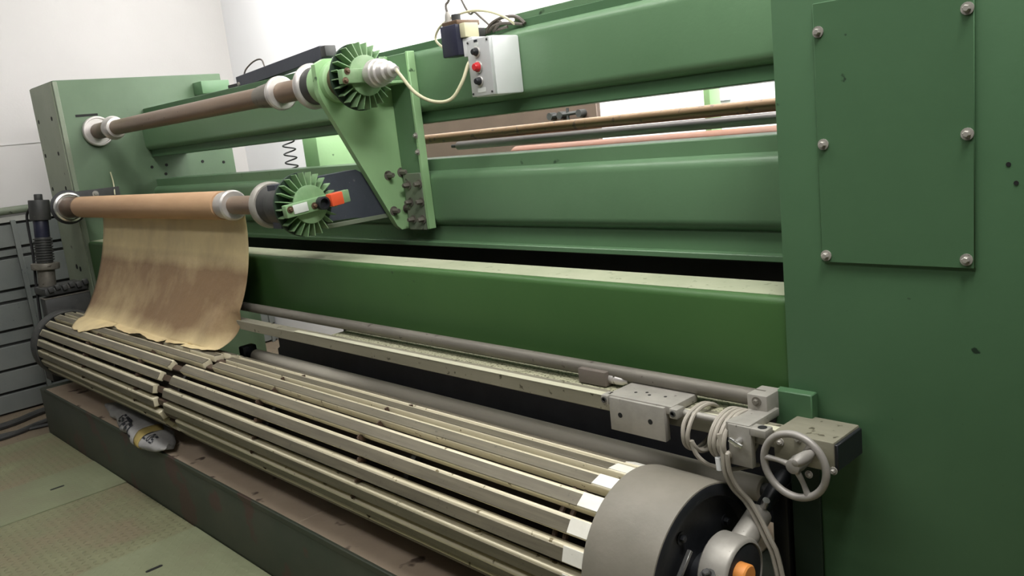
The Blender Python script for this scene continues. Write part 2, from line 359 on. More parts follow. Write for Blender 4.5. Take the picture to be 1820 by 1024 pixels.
part(gp, 'panel', MB().prism([(-5.70, -1.90), (-5.70, -1.455), (-5.665, -1.435), (-5.665, -1.335), (-4.76, -1.335), (-4.72, -1.15), (-6.87, -1.15), (-6.87, -.50), (-1.13, -.50), (-1.13, -1.90)], 2.82, 2.84, 'XZ'), BLACK)
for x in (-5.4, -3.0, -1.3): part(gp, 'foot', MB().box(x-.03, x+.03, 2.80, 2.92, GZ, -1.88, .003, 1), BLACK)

# ------------------------------------------------------------------ machine frame
lf = thing('machine_side_frame', (-7.17, 2.65, GZ), 'tall green left side frame of the machine', 'machine frame')
mb = MB(); mb.box(-7.468, -6.883, 2.0, 3.30, GZ, .668, .006); part(lf, 'frame_body', mb, mat('left frame green', (76, 99, 72), (85, 108, 81), .5, specks=(52, 74, 52), speck_amt=.0, speck_scale=10, scale=1.5, bump=.04))
part(lf, 'front_panel', MB().box(-7.466, -6.91, 1.992, 2.0, GZ+.01, .66, .002, 1), mat('grey green panel', (138, 150, 126), (150, 160, 138), .5, specks=(84, 88, 76), speck_amt=.02, speck_scale=14, scale=4), 'grey green front panel')
for x, z in ((-7.394, .406), (-7.05, .405), (-7.405, .143), (-7.063, .144), (-7.40, -.12), (-7.06, -.12)):
    part(lf, 'bolt_hole', MB().cyl((x, 1.990, z), (x, 1.994, z), .016, seg=14), HOLE)
for x, z in ((-7.2, -.74), (-7.12, -.755)):
    part(lf, 'bolt_hole', MB().cyl((x, 1.990, z), (x, 1.994, z), .02, seg=14), HOLE)
for y, z in ((3.02, -.035), (2.60, -.034), (2.718, -.03), (2.7, -.1), (3.2, -.06)):
    part(lf, 'bolt_hole', MB().cyl((-6.89, y, z), (-6.880, y, z), .012, seg=14), HOLE)
part(lf, 'slot', MB().box(-6.89, -6.880, 2.11, 2.27, .395, .412), HOLE)
part(lf, 'lug', MB().box(-6.885, -6.72, 3.05, 3.29, .50, .60, .006), GREEN)
part(lf, 'wire', MB().tube([(-6.872, 2.275, -.035), (-6.868, 2.28, -.12), (-6.84, 2.265, -.21)], .005), CABLE_C)
part(lf, 'rim', MB().box(-6.905, -6.878, 1.996, 2.03, GZ, .66, .004, 1), GREYGREEN)
rf = thing('machine_side_frame', (-.82, 2.65, GZ), 'tall dark green right side frame nearest the camera', 'machine frame')
part(rf, 'frame_body', MB().box(-1.115, -.50, 2.0, 3.30, GZ, .668, .006), GREEN_D)
cp = part(rf, 'cover_plate', MB().box(-1.0, -.643, 1.990, 2.0, -.429, .20, .002, 1), GREEN_D)
for x, z in ((-.987, .133), (-.984, -.134), (-.987, -.411), (-.656, .132), (-.657, -.13), (-.66, -.408)):
    part(rf, 'bolt', hexbolt((x, 1.99, z), (0, -1, 0), .008, .010), STEEL)
part(rf, 'lower_panel', MB().box(-1.113, -1.03, 1.990, 2.0, GZ+.02, -.87, .002, 1), DEEP)
part(rf, 'mounting_plate', MB().box(-1.138, -1.03, 1.965, 2.0, -.90, -.782, .003, 1), GREEN_D)
for x, z in ((-.58, -.20), (-.565, -.24), (-.53, -.22), (-.545, -.25)):
    part(rf, 'bolt_hole', MB().cyl((x, 1.9985, z), (x, 2.01, z), .005, seg=10), HOLE)

def round_cover(y0, y1, z0, z1, R=.03, n=5):
    P = []
    for cy, cz, a0 in ((y0+R, z0+R, PI), (y0+R, z1-R, PI/2)):
        A = [a0+k*(PI/2)/n for k in range(n+1)] if a0 == PI else [PI-k*(PI/2)/n for k in range(n+1)]
        P += [(cy+R*math.cos(t), cz+R*math.sin(t)) for t in (A[::-1] if a0 == PI else A)]
    return P+[(y1, z1), (y1, z0)]
XL, XR = -6.883, -1.115
b1 = thing('cross_beam', (-4, 2.7, .06), 'top green cross beam carrying the control box', 'beam')
part(b1, 'front_cover', MB().prism(round_cover(2.58, 2.64, .097, .388, .042, 7), XL, XR), GREEN)
part(b1, 'back_plate', MB().box(XL, XR, 2.615, 2.90, .0435, .422, .003, 1), GREEN_D)
part(b1, 'raised_plate', MB().box(-2.645, XR, 2.617, 2.66, .40, .449, .003, 1), GREEN)
b2 = thing('cross_beam', (-4, 2.7, -.55), 'middle green cross beam behind the bolted bracket', 'beam')
part(b2, 'front_cover', MB().prism(round_cover(2.58, 2.64, -.462, -.188, .046, 7), XL, XR), GREEN)
part(b2, 'back_plate', MB().box(XL, XR, 2.615, 2.80, -.545, -.133, .003, 1), GREEN)
part(b2, 'bottom_lip', MB().box(XL, XR, 2.575, 2.80, -.565, -.540, .004, 1), GREEN)
b3 = thing('cross_beam', (-4, 2.1, -.9), 'lowest and nearest green cross beam with a pale top', 'beam')
part(b3, 'front_cover', MB().prism(round_cover(2.015, 2.19, -.86, -.537, .022), XL, XR), mat('shaded green beam paint', (58, 94, 49), (66, 101, 55), .45, spec=.35, scale=1.1, specks=(40, 60, 40), speck_amt=-.02, speck_scale=20, bump=.03))  # beam green darkened, the shade on this front is in the colour
PALE_TOP = mat('pale green top paint', (158, 165, 136), (176, 180, 154), .6, scale=4, specks=(140, 146, 120), speck_amt=.08)
part(b3, 'pale_top', MB().box(XL, XR, 2.04, 2.188, -.539, -.5352, .001, 1), PALE_TOP, 'pale top face')  # top face coloured paler than the front cover

# base beam
bb = thing('base_beam', (-4, 1.9, GZ), 'long dark green base beam on the floor under the slatted drum', 'beam')
part(bb, 'web', MB().box(-6.93, -1.06, 1.488, 2.6, GZ, -1.556, .01), BASE)
for i, (a, b) in enumerate(((-6.80, -4.62), (-4.615, -3.12), (-3.115, -1.45))):
    part(bb, 'top_plate', MB().box(a, b, 1.492, 2.58, -1.556, -1.548-.001*(i % 2), .003, 1), BASE_TOP)
part(bb, 'edge_strip', MB().box(-6.8, -1.45, 1.483, 1.500, -1.575, -1.5465, .003, 1), BASE)
# ------------------------------------------------------------------ bracket on the beams
br = thing('roller_bracket', (-3.5, 2.45, -.465), 'green triangular bracket plate bolted across the upper two beams', 'bracket')
part(br, 'side_plate', MB().prism([(2.135, .36), (2.135, .23), (2.15, .19), (2.475, -.445), (2.50, -.468), (2.57, -.468), (2.578, -.45), (2.578, .385), (2.30, .385), (2.19, .385)], -3.52, -3.485), GREEN_L)
part(br, 'flange', MB().box(-3.485, -3.312, 2.545, 2.579, -.47, .385, .003, 1), GREEN)
part(br, 'foot_plate', MB().box(-3.47, -3.324, 2.536, 2.546, -.475, -.19, .003, 1), GREYGREEN)
part(br, 'gusset', MB().box(-3.487, -3.33, 2.42, 2.56, .244, .256, .002, 1), GREEN_L)
part(br, 'edge_rim', MB().box(-3.322, -3.305, 2.535, 2.579, -.47, .388, .002, 1), GREEN_L)
for y, z in ((2.459, -.189), (2.54, -.183), (2.464, -.368), (2.545, -.366), (2.50, .31)):
    part(br, 'bolt', hexbolt((-3.485, y, z), (1, 0, 0), .014, .042), STEEL_D)
for x, z in ((-3.43, -.248), (-3.34, -.244), (-3.43, -.333), (-3.34, -.333), (-3.425, -.42), (-3.345, -.42)):
    part(br, 'bolt', hexbolt((x, 2.535, z), (0, -1, 0), .013, .032), STEEL_D)
for z in (-.01, -.09): part(br, 'bolt', hexbolt((-3.318, 2.535, z), (0, -1, 0), .009, .012), STEEL)

# ------------------------------------------------------------------ winding shafts
def brake(t, X, y, z, Ro, Ri, nfin=24):
    """finned brake rotor: back ring, radial fins, front hub disc"""
    part(t, 'brake_back_ring', MB().lathe((X, y, z), (1, 0, 0), [(-.012, .05), (-.012, Ro-.004), (-.004, Ro), (.004, Ro-.002), (.006, .05)], 48), DEEP)
    part(t, 'brake_hub_disc', MB().lathe((X, y, z), (1, 0, 0), [(.006, Ri-.012), (.05, Ri-.004), (.056, Ri), (.066, Ri), (.068, Ri-.004)], 40), FIN)
    for k in range(nfin):
        a = 2*PI*k/nfin+.05
        d = Vector((0, math.cos(a), math.sin(a))); s = Vector((0, -math.sin(a), math.cos(a)))*.0022
        c = Vector((X, y, z)); mb = MB()
        q = [c+d*(Ri-.01)+Vector((.004, 0, 0)), c+d*(Ro-.003)+Vector((.004, 0, 0)), c+d*(Ro-.001)+Vector((.052, 0, 0)), c+d*(Ri-.002)+Vector((.061, 0, 0))]
        A = [mb.bm.verts.new(p-s) for p in q]; B = [mb.bm.verts.new(p+s) for p in q]
        for i in range(4): mb.bm.faces.new([A[i], A[(i+1) % 4], B[(i+1) % 4], B[i]])
        mb.bm.faces.new(A[::-1]); mb.bm.faces.new(B)
        part(t, 'brake_fin', mb, FIN)
UY, UZ = 2.24, .278
us = thing('winding_shaft', (-4.9, UY, UZ), 'upper brown winding shaft with finned green brake and silver rotary joint', 'shaft')
def X(*a): return (a[0], UY, UZ)
part(us, 'end_disc', MB().lathe((-6.88, UY, UZ), (1, 0, 0), [(0, .10), (.01, .112), (.035, .112), (.042, .106), (.042, .098), (.034, .094), (.034, .04)], 48), SILVER, 'silver flange disc')
part(us, 'journal', MB().cyl(X(-6.85), X(-6.55), .058), BROWN_D)
part(us, 'collar', MB().lathe((-6.58, UY, UZ), (1, 0, 0), [(0, .06), (.01, .072), (.05, .078), (.062, .086), (.072, .086), (.08, .078), (.13, .07), (.135, .05)], 40), SILVER, 'silver collar')
part(us, 'tube', MB().cyl(X(-6.47), X(-3.72), .053, seg=40), BROWN)
part(us, 'collar', MB().lathe((-4.24, UY, UZ), (1, 0, 0), [(0, .055), (.02, .058), (.13, .066), (.18, .068)], 40), STEEL_D)
part(us, 'collar_ring', MB().lathe((-4.06, UY, UZ), (1, 0, 0), [(0, .068), (.012, .08), (.03, .087), (.05, .087), (.058, .08), (.058, .05)], 40), SILVER, 'silver ring')
part(us, 'end_disc', MB().lathe((-3.72, UY, UZ), (1, 0, 0), [(0, .09), (.008, .106), (.022, .111), (.04, .106), (.046, .098), (.046, .06)], 48), SILVER, 'silver flange ring')
part(us, 'chuck', MB().lathe((-3.69, UY, UZ), (1, 0, 0), [(0, .092), (.05, .088), (.17, .082)], 40), DARK)
part(us, 'bearing_housing', MB().lathe((-3.6, UY, UZ), (1, 0, 0), [(0, .09), (.005, .097), (.15, .097), (.155, .09)], 40), GREEN_L)
part(us, 'journal', MB().cyl(X(-3.46), X(-3.33), .078, b=.006), BROWN_D)
brake(us, -3.30, UY, UZ, .150, .090)
part(us, 'lever_bar', MB().box(-3.245, -3.205, UY-.145, UY+.10, UZ-.032, UZ+.03, .004), FIN)
part(us, 'rotary_joint', MB().lathe((-3.205, UY, UZ), (1, 0, 0), [(0, .045), (.03, .045), (.034, .062), (.07, .062), (.075, .056), (.1, .056), (.105, .047), (.14, .043), (.146, .032), (.17, .03), (.175, .016), (.2, .014)], 40), SILVER, 'silver stepped rotary joint')
for yy, zz in ((-.12, .02), (-.135, -.02)):
    part(us, 'bolt', hexbolt((-3.205, UY+yy, UZ+zz), (1, 0, 0), .009, .012), BROWN_D)
LY, LZ = 1.93, -.258
ls = thing('winding_shaft', (-5.1, LY, LZ), 'lower brown winding shaft with finned green brake and orange block', 'shaft')
def X2(x): return (x, LY, LZ)
part(ls, 'back_disc', MB().cyl(X2(-6.876), X2(-6.862), .128, b=.006), BLACK)
part(ls, 'end_disc', MB().lathe((-6.862, LY, LZ), (1, 0, 0), [(0, .11), (.012, .114), (.03, .108), (.034, .096), (.026, .09), (.026, .05)], 48), CHROME, 'bright steel flange ring')
part(ls, 'chuck', MB().lathe((-6.86, LY, LZ), (1, 0, 0), [(0, .08), (.15, .078), (.2, .07), (.24, .06)], 40), BROWN_D)
part(ls, 'tube', MB().cyl(X2(-6.62), X2(-3.72), .047, seg=40), BROWN)
part(ls, 'collar', MB().lathe((-4.24, LY, LZ), (1, 0, 0), [(0, .06), (.02, .07), (.06, .072), (.09, .078), (.12, .078), (.13, .07), (.13, .04)], 40), SILVER, 'silver collar')
part(ls, 'end_disc', MB().lathe((-3.75, LY, LZ), (1, 0, 0), [(0, .09), (.008, .106), (.02, .112), (.045, .110), (.055, .102), (.055, .06)], 48), STEEL, 'worn steel flange ring')
part(ls, 'hub_ring', MB().lathe((-3.72, LY, LZ), (1, 0, 0), [(.02, .094), (.1, .092), (.11, .10), (.2, .104), (.27, .11), (.285, .105)], 40), DARK)
brake(ls, -3.42, LY, LZ, .146, .086)
dirv = Vector((0, math.cos(math.radians(5)), math.sin(math.radians(5)))); upv = Vector((0, -dirv.z, dirv.y))
part(ls, 'lever_bar', MB().obox(Vector((-3.335, LY+.02, LZ)), (.018, 0, 0), dirv*.165, upv*.028, .004), FIN)
lb = part(ls, 'label_plate', MB().obox(Vector((-3.315, LY-.075, LZ-.006)), (.0022, 0, 0), dirv*.036, upv*.020, .0008), WHITEL, 'white label plate')
part(ls, 'socket', MB().lathe((-3.32, LY+.032, LZ), (1, 0, 0), [(0, .03), (.03, .03), (.032, .022), (.01, .02)], 24), BLACK, 'black round socket')
part(ls, 'clamp_block', MB().obox(Vector((-3.298, LY+.093, LZ+.01)), (.022, 0, 0), dirv*.032, upv*.028, .004), ORANGE, 'orange block')
for yy in (-.125, -.005):
    part(ls, 'bolt', hexbolt((-3.317, LY+yy, LZ-.006), (1, 0, 0), .009, .012), BROWN_D)
# arms carrying the lower shaft
a1 = thing('support_arm', (-3.55, 2.3, -.38), 'dark slate support arm behind the bolted bracket holding the lower shaft', 'arm')
part(a1, 'arm_plate', MB().prism([(1.86, -.16), (2.30, -.14), (2.575, -.30), (2.575, -.42), (2.45, -.40), (2.25, -.37), (1.86, -.36)], -3.60, -3.525), NAVY)
part(a1, 'stiffener', MB().box(-3.545, -3.522, 2.10, 2.45, -.40, -.378, .002, 1), GREYGREEN)
a2 = thing('support_arm', (-6.85, 2.1, -.33), 'dark slate support arm on the left frame beside the cardboard tube', 'arm')
part(a2, 'arm_plate', MB().box(-6.877, -6.85, 1.90, 2.31, -.34, -.15, .004), DARK)
part(a2, 'bolt', hexbolt((-6.85, 2.13, -.185), (1, 0, 0), .014, .014), STEEL)
# cardboard tube and paper
ct = thing('cardboard_tube', (-5.4, LY, LZ-.07), 'plain brown cardboard tube pushed over the lower winding shaft', 'tube')
part(ct, 'core', MB().lathe((-6.57, LY, LZ), (1, 0, 0), [(0, .05), (0, .0735), (.004, .075), (2.33, .075), (2.335, .0735), (2.335, .05)], 44, cap=False), CARD)
DY, DZ, DR = 1.70, -1.233, .234
def paper():
    nu, nv = 64, 60
    bm = bmesh.new(); uvl = bm.loops.layers.uv.new('uv')
    # angle on the drum where the torn lower edge ends (90 = top, smaller = towards the camera)
    def tear(t):
        K = [(0, 57), (.04, 55), (.10, 57), (.17, 62), (.24, 80), (.33, 92), (.45, 95), (.58, 97), (.68, 95), (.76, 84), (.84, 84), (.90, 100), (.96, 108), (1, 104)]
        for (a, va), (b, vb) in zip(K, K[1:]):
            if a <= t <= b: return va+(vb-va)*(t-a)/(b-a)+2.0*math.sin(t*47)+1.2*math.sin(t*113+1)
        return 100
    rows = []
    for i in range(nu+1):
        t = i/nu; row = []
        sag = .03*math.sin(t*PI*2.2+.6)
        th = math.radians(min(tear(t), 112)); R = DR+.012
        P = [Vector((LY+.072, LZ)), Vector((LY+.045, LZ-.33)), Vector((LY-.105+sag*.6, DZ+R+.10)), Vector((DY+.015, DZ+R+.004))]
        edge = min(t, 1-t)
        for j in range(nv+1):
            s = j/nv
            if s < .72:
                q = s/.72; yz = P[0]*(1-q)**3+3*P[1]*q*(1-q)**2+3*P[2]*q*q*(1-q)+P[3]*q**3
            else:
                q = (s-.72)/.28
                if th < math.radians(90):
                    a = math.radians(94)+(th-math.radians(94))*q
                    yz = Vector((DY-R*math.cos(a), DZ+R*math.sin(a)))
                else:
                    e = Vector((DY-.05*(1-(math.degrees(th)-90)/22), DZ+R+.004+.01*math.sin(t*25)))
                    yz = P[3].lerp(e, q)
            x = -6.336+2.151*t
            x += .10*t*math.sin(PI*min(1, s*1.15))+(.27*(1-t)-.10*t)*max(0, (s-.45)/.55)**1.6+.02*math.sin(s*7+1)*(1 if t > .5 else -.5)*abs(2*t-1)**2
            w = .012*math.sin(9*t+3*s)*s+.02*math.sin(16*t-5*s)*max(0, s-.35)*max(0, .85-s)*3
            if t > .8: w += .05*(t-.8)/.2*max(0, math.sin((s-.45)/.3*PI) if .45 < s < .75 else 0)*math.sin(t*30)
            row.append((bm.verts.new((x, yz.x-w, yz.y)), (t, s)))
        rows.append(row)
    for i in range(nu):
        for j in range(nv):
            q = [rows[i][j], rows[i+1][j], rows[i+1][j+1], rows[i][j+1]]
            fc = bm.faces.new([v for v, _ in q])
            for lp, (_, uvv) in zip(fc.loops, q): lp[uvl].uv = uvv
    org = Vector((-5.3, 1.95, -1.0))
    for v in bm.verts: v.co -= org
    me = bpy.data.meshes.new('paper_sheet'); bm.to_mesh(me); bm.free(); me.materials.append(PAPER)
    me.polygons.foreach_set('use_smooth', [True]*len(me.polygons))
    o = bpy.data.objects.new('paper_sheet', me); COL.objects.link(o); o.location = org; ORG[o] = org
    sd = o.modifiers.new('thickness', 'SOLIDIFY'); sd.thickness = .0015
    tag(o, 'brown stained kraft paper hanging from the cardboard tube onto the drum', 'paper')
paper()

# ------------------------------------------------------------------ slatted drum
dr = thing('slatted_drum', (-4, DY, DZ-DR), 'long slatted expander drum of cream aluminium slats with a grey end cap', 'drum')
part(dr, 'core', MB().cyl((-6.62, DY, DZ), (-1.4, DY, DZ), .165, seg=48), mat('dark brown drum core', (44, 36, 28), (58, 48, 38), .7, scale=5))
NS = 19
def slat(a, x0, x1, pad0, pad1, wide=.0255, r0=.003):
    d = Vector((0, -math.cos(a), math.sin(a))); s = Vector((0, math.sin(a), math.cos(a)))
    c = Vector((0, DY, DZ)); xm = Vector(((x0+x1)/2, 0, 0)); R = DR+r0
    o = part(dr, 'slat', MB().obox(c+d*(R-.019)+xm, ((x1-x0)/2, 0, 0), s*wide, d*.0185, .0065, 3), SLAT)
    if x1-pad1 > x0+pad0:
        xa, xb = x0+pad0, x1-pad1
        part(o, 'facing_strip', MB().obox(c+d*(R-.0017)-s*.0045+Vector(((xa+xb)/2, 0, 0)), ((xb-xa)/2, 0, 0), s*(wide-.0065), d*.0024, .001, 1), STRIP)  # strip off-centre; bright cream left along the upper edge imitates its highlight
    if pad1:
        part(o, 'end_pad', MB().obox(c+d*(R-.0016)+Vector((x1-pad1/2, 0, 0)), (pad1/2, 0, 0), s*(wide-.0035), d*.0028, .001, 1), PAD, 'white slat end')
for k in range(NS):
    a = math.radians(17.2+k*360/NS); deg = math.degrees(a) % 360
    if deg < 45 or deg > 200: bl, brr = -4.47+.03*(k % 2), -4.33+.05*(k % 3)
    elif deg < 65: bl, brr = -4.40, -4.24
    else: bl, brr = -4.12+.02*(k % 2), -3.99
    slat(a, -6.63, bl, 0.02, 0); slat(a, brr, -1.40, .0, .115)
    d = Vector((0, -math.cos(a), math.sin(a))); c = Vector(((bl+brr)/2, DY, DZ))+d*(DR-.034); sv = Vector((0, math.sin(a), math.cos(a)))
    part(dr, 'bridge', MB().obox(c, ((brr-bl)/2+.12, 0, 0), sv*.016, d*.010, .003, 1), RUST)
clip_src = None
for k in range(NS):
    a = math.radians(17.2+(k+.5)*360/NS); d = Vector((0, -math.cos(a), math.sin(a))); s = Vector((0, math.sin(a), math.cos(a)))
    for x in (-5.65, -4.75, -3.35, -2.55):
        c = Vector((x-.05*(k % 2), DY, DZ))+d*(DR-.022); mb = MB()
        mb.obox(c, (.005, 0, 0), s*.018, d*.009); mb.obox(c+Vector((.014, 0, 0))+d*.006, (.004, 0, 0), s*.007, d*.019)
        part(dr, 'clip', mb, RUST)
for x in (-1.585, -1.545): part(dr, 'hoop', MB().ring((x, DY, DZ), (1, 0, 0), DR-.034, .009, 64, 8), RUST)
for x in (-6.2, -5.2, -4.25, -3.3, -2.3): part(dr, 'support_disc', MB().lathe((x, DY, DZ), (1, 0, 0), [(-.012, .16), (-.012, .192), (.012, .192), (.012, .16)], 40), DARK)
part(dr, 'end_ring', MB().lathe((-6.76, DY, DZ), (1, 0, 0), [(0, .10), (0, .242), (.008, .250), (.11, .250), (.122, .243), (.122, .236), (.10, .232), (.10, .12)], 56, cap=False), DARK, 'dark left end ring')
part(dr, 'end_cap', MB().lathe((-1.44, DY, DZ), (1, 0, 0), [(.02, .15), (.0, .24), (.006, .248), (.02, .251), (.222, .251), (.232, .249), (.2335, .245)], 72, cap=False), GREYCAP, 'grey painted end cap')
part(dr, 'end_face', MB().lathe((-1.44, DY, DZ), (1, 0, 0), [(.2325, .2465), (.236, .242), (.236, .215), (.215, .205), (.215, .06), (.26, .06), (.26, 0)], 72, cap=False), BLACK, 'black recessed end face')
for a in (140, 60):
    t = math.radians(a); p = Vector((-1.225, DY-.16*math.cos(t), DZ+.16*math.sin(t)))
    part(dr, 'bolt', hexbolt(p, (1, 0, 0), .01, .012), BLACK)
# bearing arm at the right end of the drum
ba = thing('bearing_arm', (-1.15, 1.85, -1.30), 'grey cast bearing arm holding the right end of the slatted drum', 'arm')
part(ba, 'housing', MB().lathe((-1.185, 1.715, -1.205), (1, 0, 0), [(0, .092), (.005, .097), (.075, .097), (.082, .092), (.084, .086), (.07, .083)], 44), STEEL)
part(ba, 'front_cover', MB().lathe((-1.185, 1.715, -1.205), (1, 0, 0), [(.06, .084), (.079, .084), (.082, .08), (.082, 0)], 40), BLACK)
part(ba, 'arm_tube', MB().cyl((-1.150, 1.72, -1.185), (-1.150, 1.885, -1.112), .037, .034, seg=28, b=.004), STEEL)
part(ba, 'arm_shaft', MB().cyl((-1.15, 1.88, -1.114), (-1.15, 2.02, -1.052), .022, seg=20), BLACK)
part(ba, 'clamp_lug', MB().obox((-1.14, 1.612, -1.20), (.026, 0, 0), (0, .022, .008), (0, -.012, .03), .005), STEEL_D)
part(ba, 'bolt', hexbolt((-1.14, 1.606, -1.165), (0, -.35, .9), .012, .014), DARK)
part(ba, 'screw', MB().cyl((-1.135, 1.875, -1.09), (-1.12, 1.868, -1.062), .010, seg=12), CHROME, 'bright steel screw')
part(ba, 'knob', MB().lathe((-1.105, 1.69, -1.185), (1, 0, 0), [(0, .030), (.03, .030), (.034, .026), (.034, 0)], 28), ORANGE2, 'orange knob')
part(ba, 'key', MB().obox((-1.205, 1.60, -1.155), (.006, 0, 0), (0, .030, .028), (0, -.004, .004), .001, 1), CHROME)
# left drum drive: gear housing and upright motor
gm = thing('gear_motor', (-7.05, 1.8, -1.08), 'dark upright gear motor on a gearbox at the left end of the drum', 'motor')
p0 = Vector((-7.2, 1.824, -.17)); p1 = Vector((-7.2, 1.755, -.86)); ax = (p1-p0).normalized()
def seg_(d0, d1, R, R2=None, b=.006): return MB().cyl(p0+ax*d0, p0+ax*d1, R, R2, 28, b)
part(gm, 'terminal_cap', seg_(-.03, .02, .03), DARK)
part(gm, 'head', seg_(.015, .17, .074), DARK)
part(gm, 'neck', seg_(.16, .31, .054), NAVY_D)
mb = seg_(.30, .50, .058)
for k in range(9): mb.lathe(p0+ax*(.31+.02*k), ax, [(0, .068), (.009, .068)], 28)
part(gm, 'cooling_body', mb, DARK)
part(gm, 'mounting_flange', seg_(.50, .55, .100), STEEL_D)
part(gm, 'shaft_housing', seg_(.54, .70, .062), STEEL_D)
part(gm, 'gear_casing', MB().box(-7.30, -7.0, 1.68, 1.985, -.905, -.845, .012), DARK)
mb = MB()
for k in range(6): mb.obox((-6.99, 1.72+.05*k, -.855+.012*(k % 2)), (.02, 0, 0), (0, .018, .004), (0, -.004, .02), .006)
part(gm, 'coupling', mb, DARK)
part(gm, 'gear_box', MB().box(-7.13, -7.0, 1.668, 1.99, -1.16, -.925, .006), DARK)
part(gm, 'lid', MB().box(-7.132, -6.998, 1.666, 1.99, -.926, -.918, .002, 1), STEEL_D)
part(gm, 'drive_shaft', MB().cyl((-7.05, 1.70, -1.233), (-6.70, 1.70, -1.233), .045, seg=24), DARK)
part(gm, 'pedestal', MB().box(-7.16, -6.97, 1.60, 1.98, -1.55, -1.15, .008), DARK)
part(gm, 'cable', MB().tube([(-7.24, 1.76, -.24), (-7.30, 1.74, -.32), (-7.29, 1.725, -.6), (-7.27, 1.69, -.9), (-7.25, 1.67, -1.2), (-7.2, 1.7, -1.5)], .010), RUBBER)

# ------------------------------------------------------------------ rail, rod, roller
gr = thing('guide_rail', (-4, 1.88, -.9), 'square steel guide rail crossing in front of the lowest green beam', 'rail')
part(gr, 'bar', MB().box(-6.05, -1.02, 1.85, 1.902, -.897, -.849, .003, 1), RAIL)
PALE = mat('pale slide strip', (188, 186, 162), (200, 198, 176), .5, scale=8, stretch=(.3, 2, 2))
part(gr, 'slide_strip', MB().box(-3.55, -1.04, 1.849, 1.876, -.850, -.8465, .001, 1), PALE, 'pale slide strip')
part(gr, 'perforated_strip', MB().box(-3.30, -1.14, 1.90, 1.985, -.853, -.8485, .001, 1), PERF)
eb = part(gr, 'end_block', MB().box(-1.075, -.913, 1.842, 1.985, -.925, -.846, .004), RAIL)
part(eb, 'end_plug', MB().box(-.916, -.905, 1.846, 1.981, -.921, -.852, .002, 1), BLACK, 'black end plug')
for x in (-1.055, -.955): part(eb, 'screw', hexbolt((x, 1.842, -.872), (0, -1, 0), .006, .008), STEEL)
part(gr, 'hanger', MB().box(-6.04, -5.96, 1.90, 2.014, -.89, -.853, .003, 1), DARK)
rd = thing('guide_rod', (-4, 1.95, -.83), 'round steel guide rod running just above the square rail', 'rod')
part(rd, 'bar', MB().cyl((-6.05, 1.945, -.805), (-1.15, 1.945, -.805), .0235, seg=24), STEEL_D)
part(rd, 'end_mount', MB().box(-6.04, -5.98, 1.95, 2.014, -.83, -.78, .004), DARK)
part(rd, 'end_mount', MB().box(-1.185, -1.125, 1.905, 1.985, -.85, -.782, .004), STEEL)
part(rd, 'screw', hexbolt((-1.155, 1.905, -.80), (0, -1, 0), .008, .008), STEEL_D)
ir = thing('idler_roller', (-2.8, 2.0, -1.548), 'long grey idler roller lying between the slatted drum and square rail', 'roller')
part(ir, 'shell', MB().cyl((-4.31, 2.0, -1.106), (-1.207, 2.0, -1.106), .037, seg=36, b=.004), GREY)
part(ir, 'journal', MB().cyl((-4.40, 2.0, -1.106), (-4.31, 2.0, -1.106), .024, seg=20), BLACK); part(ir, 'journal', MB().cyl((-1.207, 2.0, -1.106), (-1.15, 2.0, -1.106), .02, seg=20), DARK)
part(ir, 'bearing_stand', MB().box(-4.45, -4.39, 1.965, 2.05, -1.548, -1.06, .01), BLACK)
part(ir, 'bearing_stand', MB().box(-1.175, -1.125, 1.985, 2.05, -1.548, -1.07, .008), BLACK)
# sliding carriage and clamp
cg = thing('sliding_carriage', (-1.5, 1.85, -.92), 'grey steel carriage block with two holes riding on the square rail', 'carriage')
part(cg, 'top_plate', MB().box(-1.60, -1.365, 1.808, 1.935, -.846, -.822, .003), STEEL)
part(cg, 'front_plate', MB().box(-1.585, -1.385, 1.798, 1.822, -.928, -.826, .002), STEEL)
for x in (-1.60, -1.352):
    e = part(cg, 'ear', MB().box(x-.014, x+.014, 1.795, 1.835, -.852, -.822, .005), STEEL)
    part(e, 'screw', MB().lathe((x, 1.796, -.836), (0, -1, 0), [(0, .009), (.004, .009), (.0045, .006), (.001, .005), (.001, 0)], 14), DARK)
for x in (-1.545, -1.435): part(cg, 'hole', MB().cyl((x, 1.7972, -.876), (x, 1.80, -.876), .008, seg=16), HOLE)
for x, y in ((-1.53, 1.86), (-1.48, 1.86), (-1.43, 1.87), (-1.50, 1.875)): part(cg, 'hole', MB().cyl((x, y, -.8225), (x, y, -.8215), .005, seg=12), HOLE)
part(cg, 'spindle', MB().cyl((-1.36, 1.832, -.842), (-1.14, 1.832, -.842), .0105, seg=20), STEEL, 'steel spindle')
sn = thing('position_sensor', (-1.73, 1.94, -.845), 'small brown sensor box with silver plug left of the carriage', 'sensor')
part(sn, 'housing', MB().box(-1.80, -1.685, 1.905, 1.965, -.845, -.797, .003), mat('brown grey housing', (98, 90, 84), (110, 102, 94), .5))
part(sn, 'plug', MB().lathe((-1.685, 1.935, -.822), (1, 0, -.02), [(0, .018), (.016, .018), (.018, .014), (.022, .014), (.024, .018), (.05, .016), (.056, .012), (.07, .009)], 24), SILVER, 'silver round plug')
cl = thing('rail_clamp', (-1.14, 1.85, -.93), 'steel clamp block with thumb screw at the right end of the rail', 'clamp')
part(cl, 'top_plate', MB().box(-1.185, -1.115, 1.795, 1.95, -.848, -.825, .003), STEEL)
part(cl, 'front_plate', MB().box(-1.175, -1.108, 1.79, 1.81, -.94, -.828, .002), STEEL)
e = part(cl, 'ear', MB().box(-1.115, -1.066, 1.79, 1.83, -.850, -.828, .004), STEEL)
part(e, 'hole', MB().cyl((-1.085, 1.81, -.8285), (-1.085, 1.81, -.8272), .012, seg=18), HOLE)
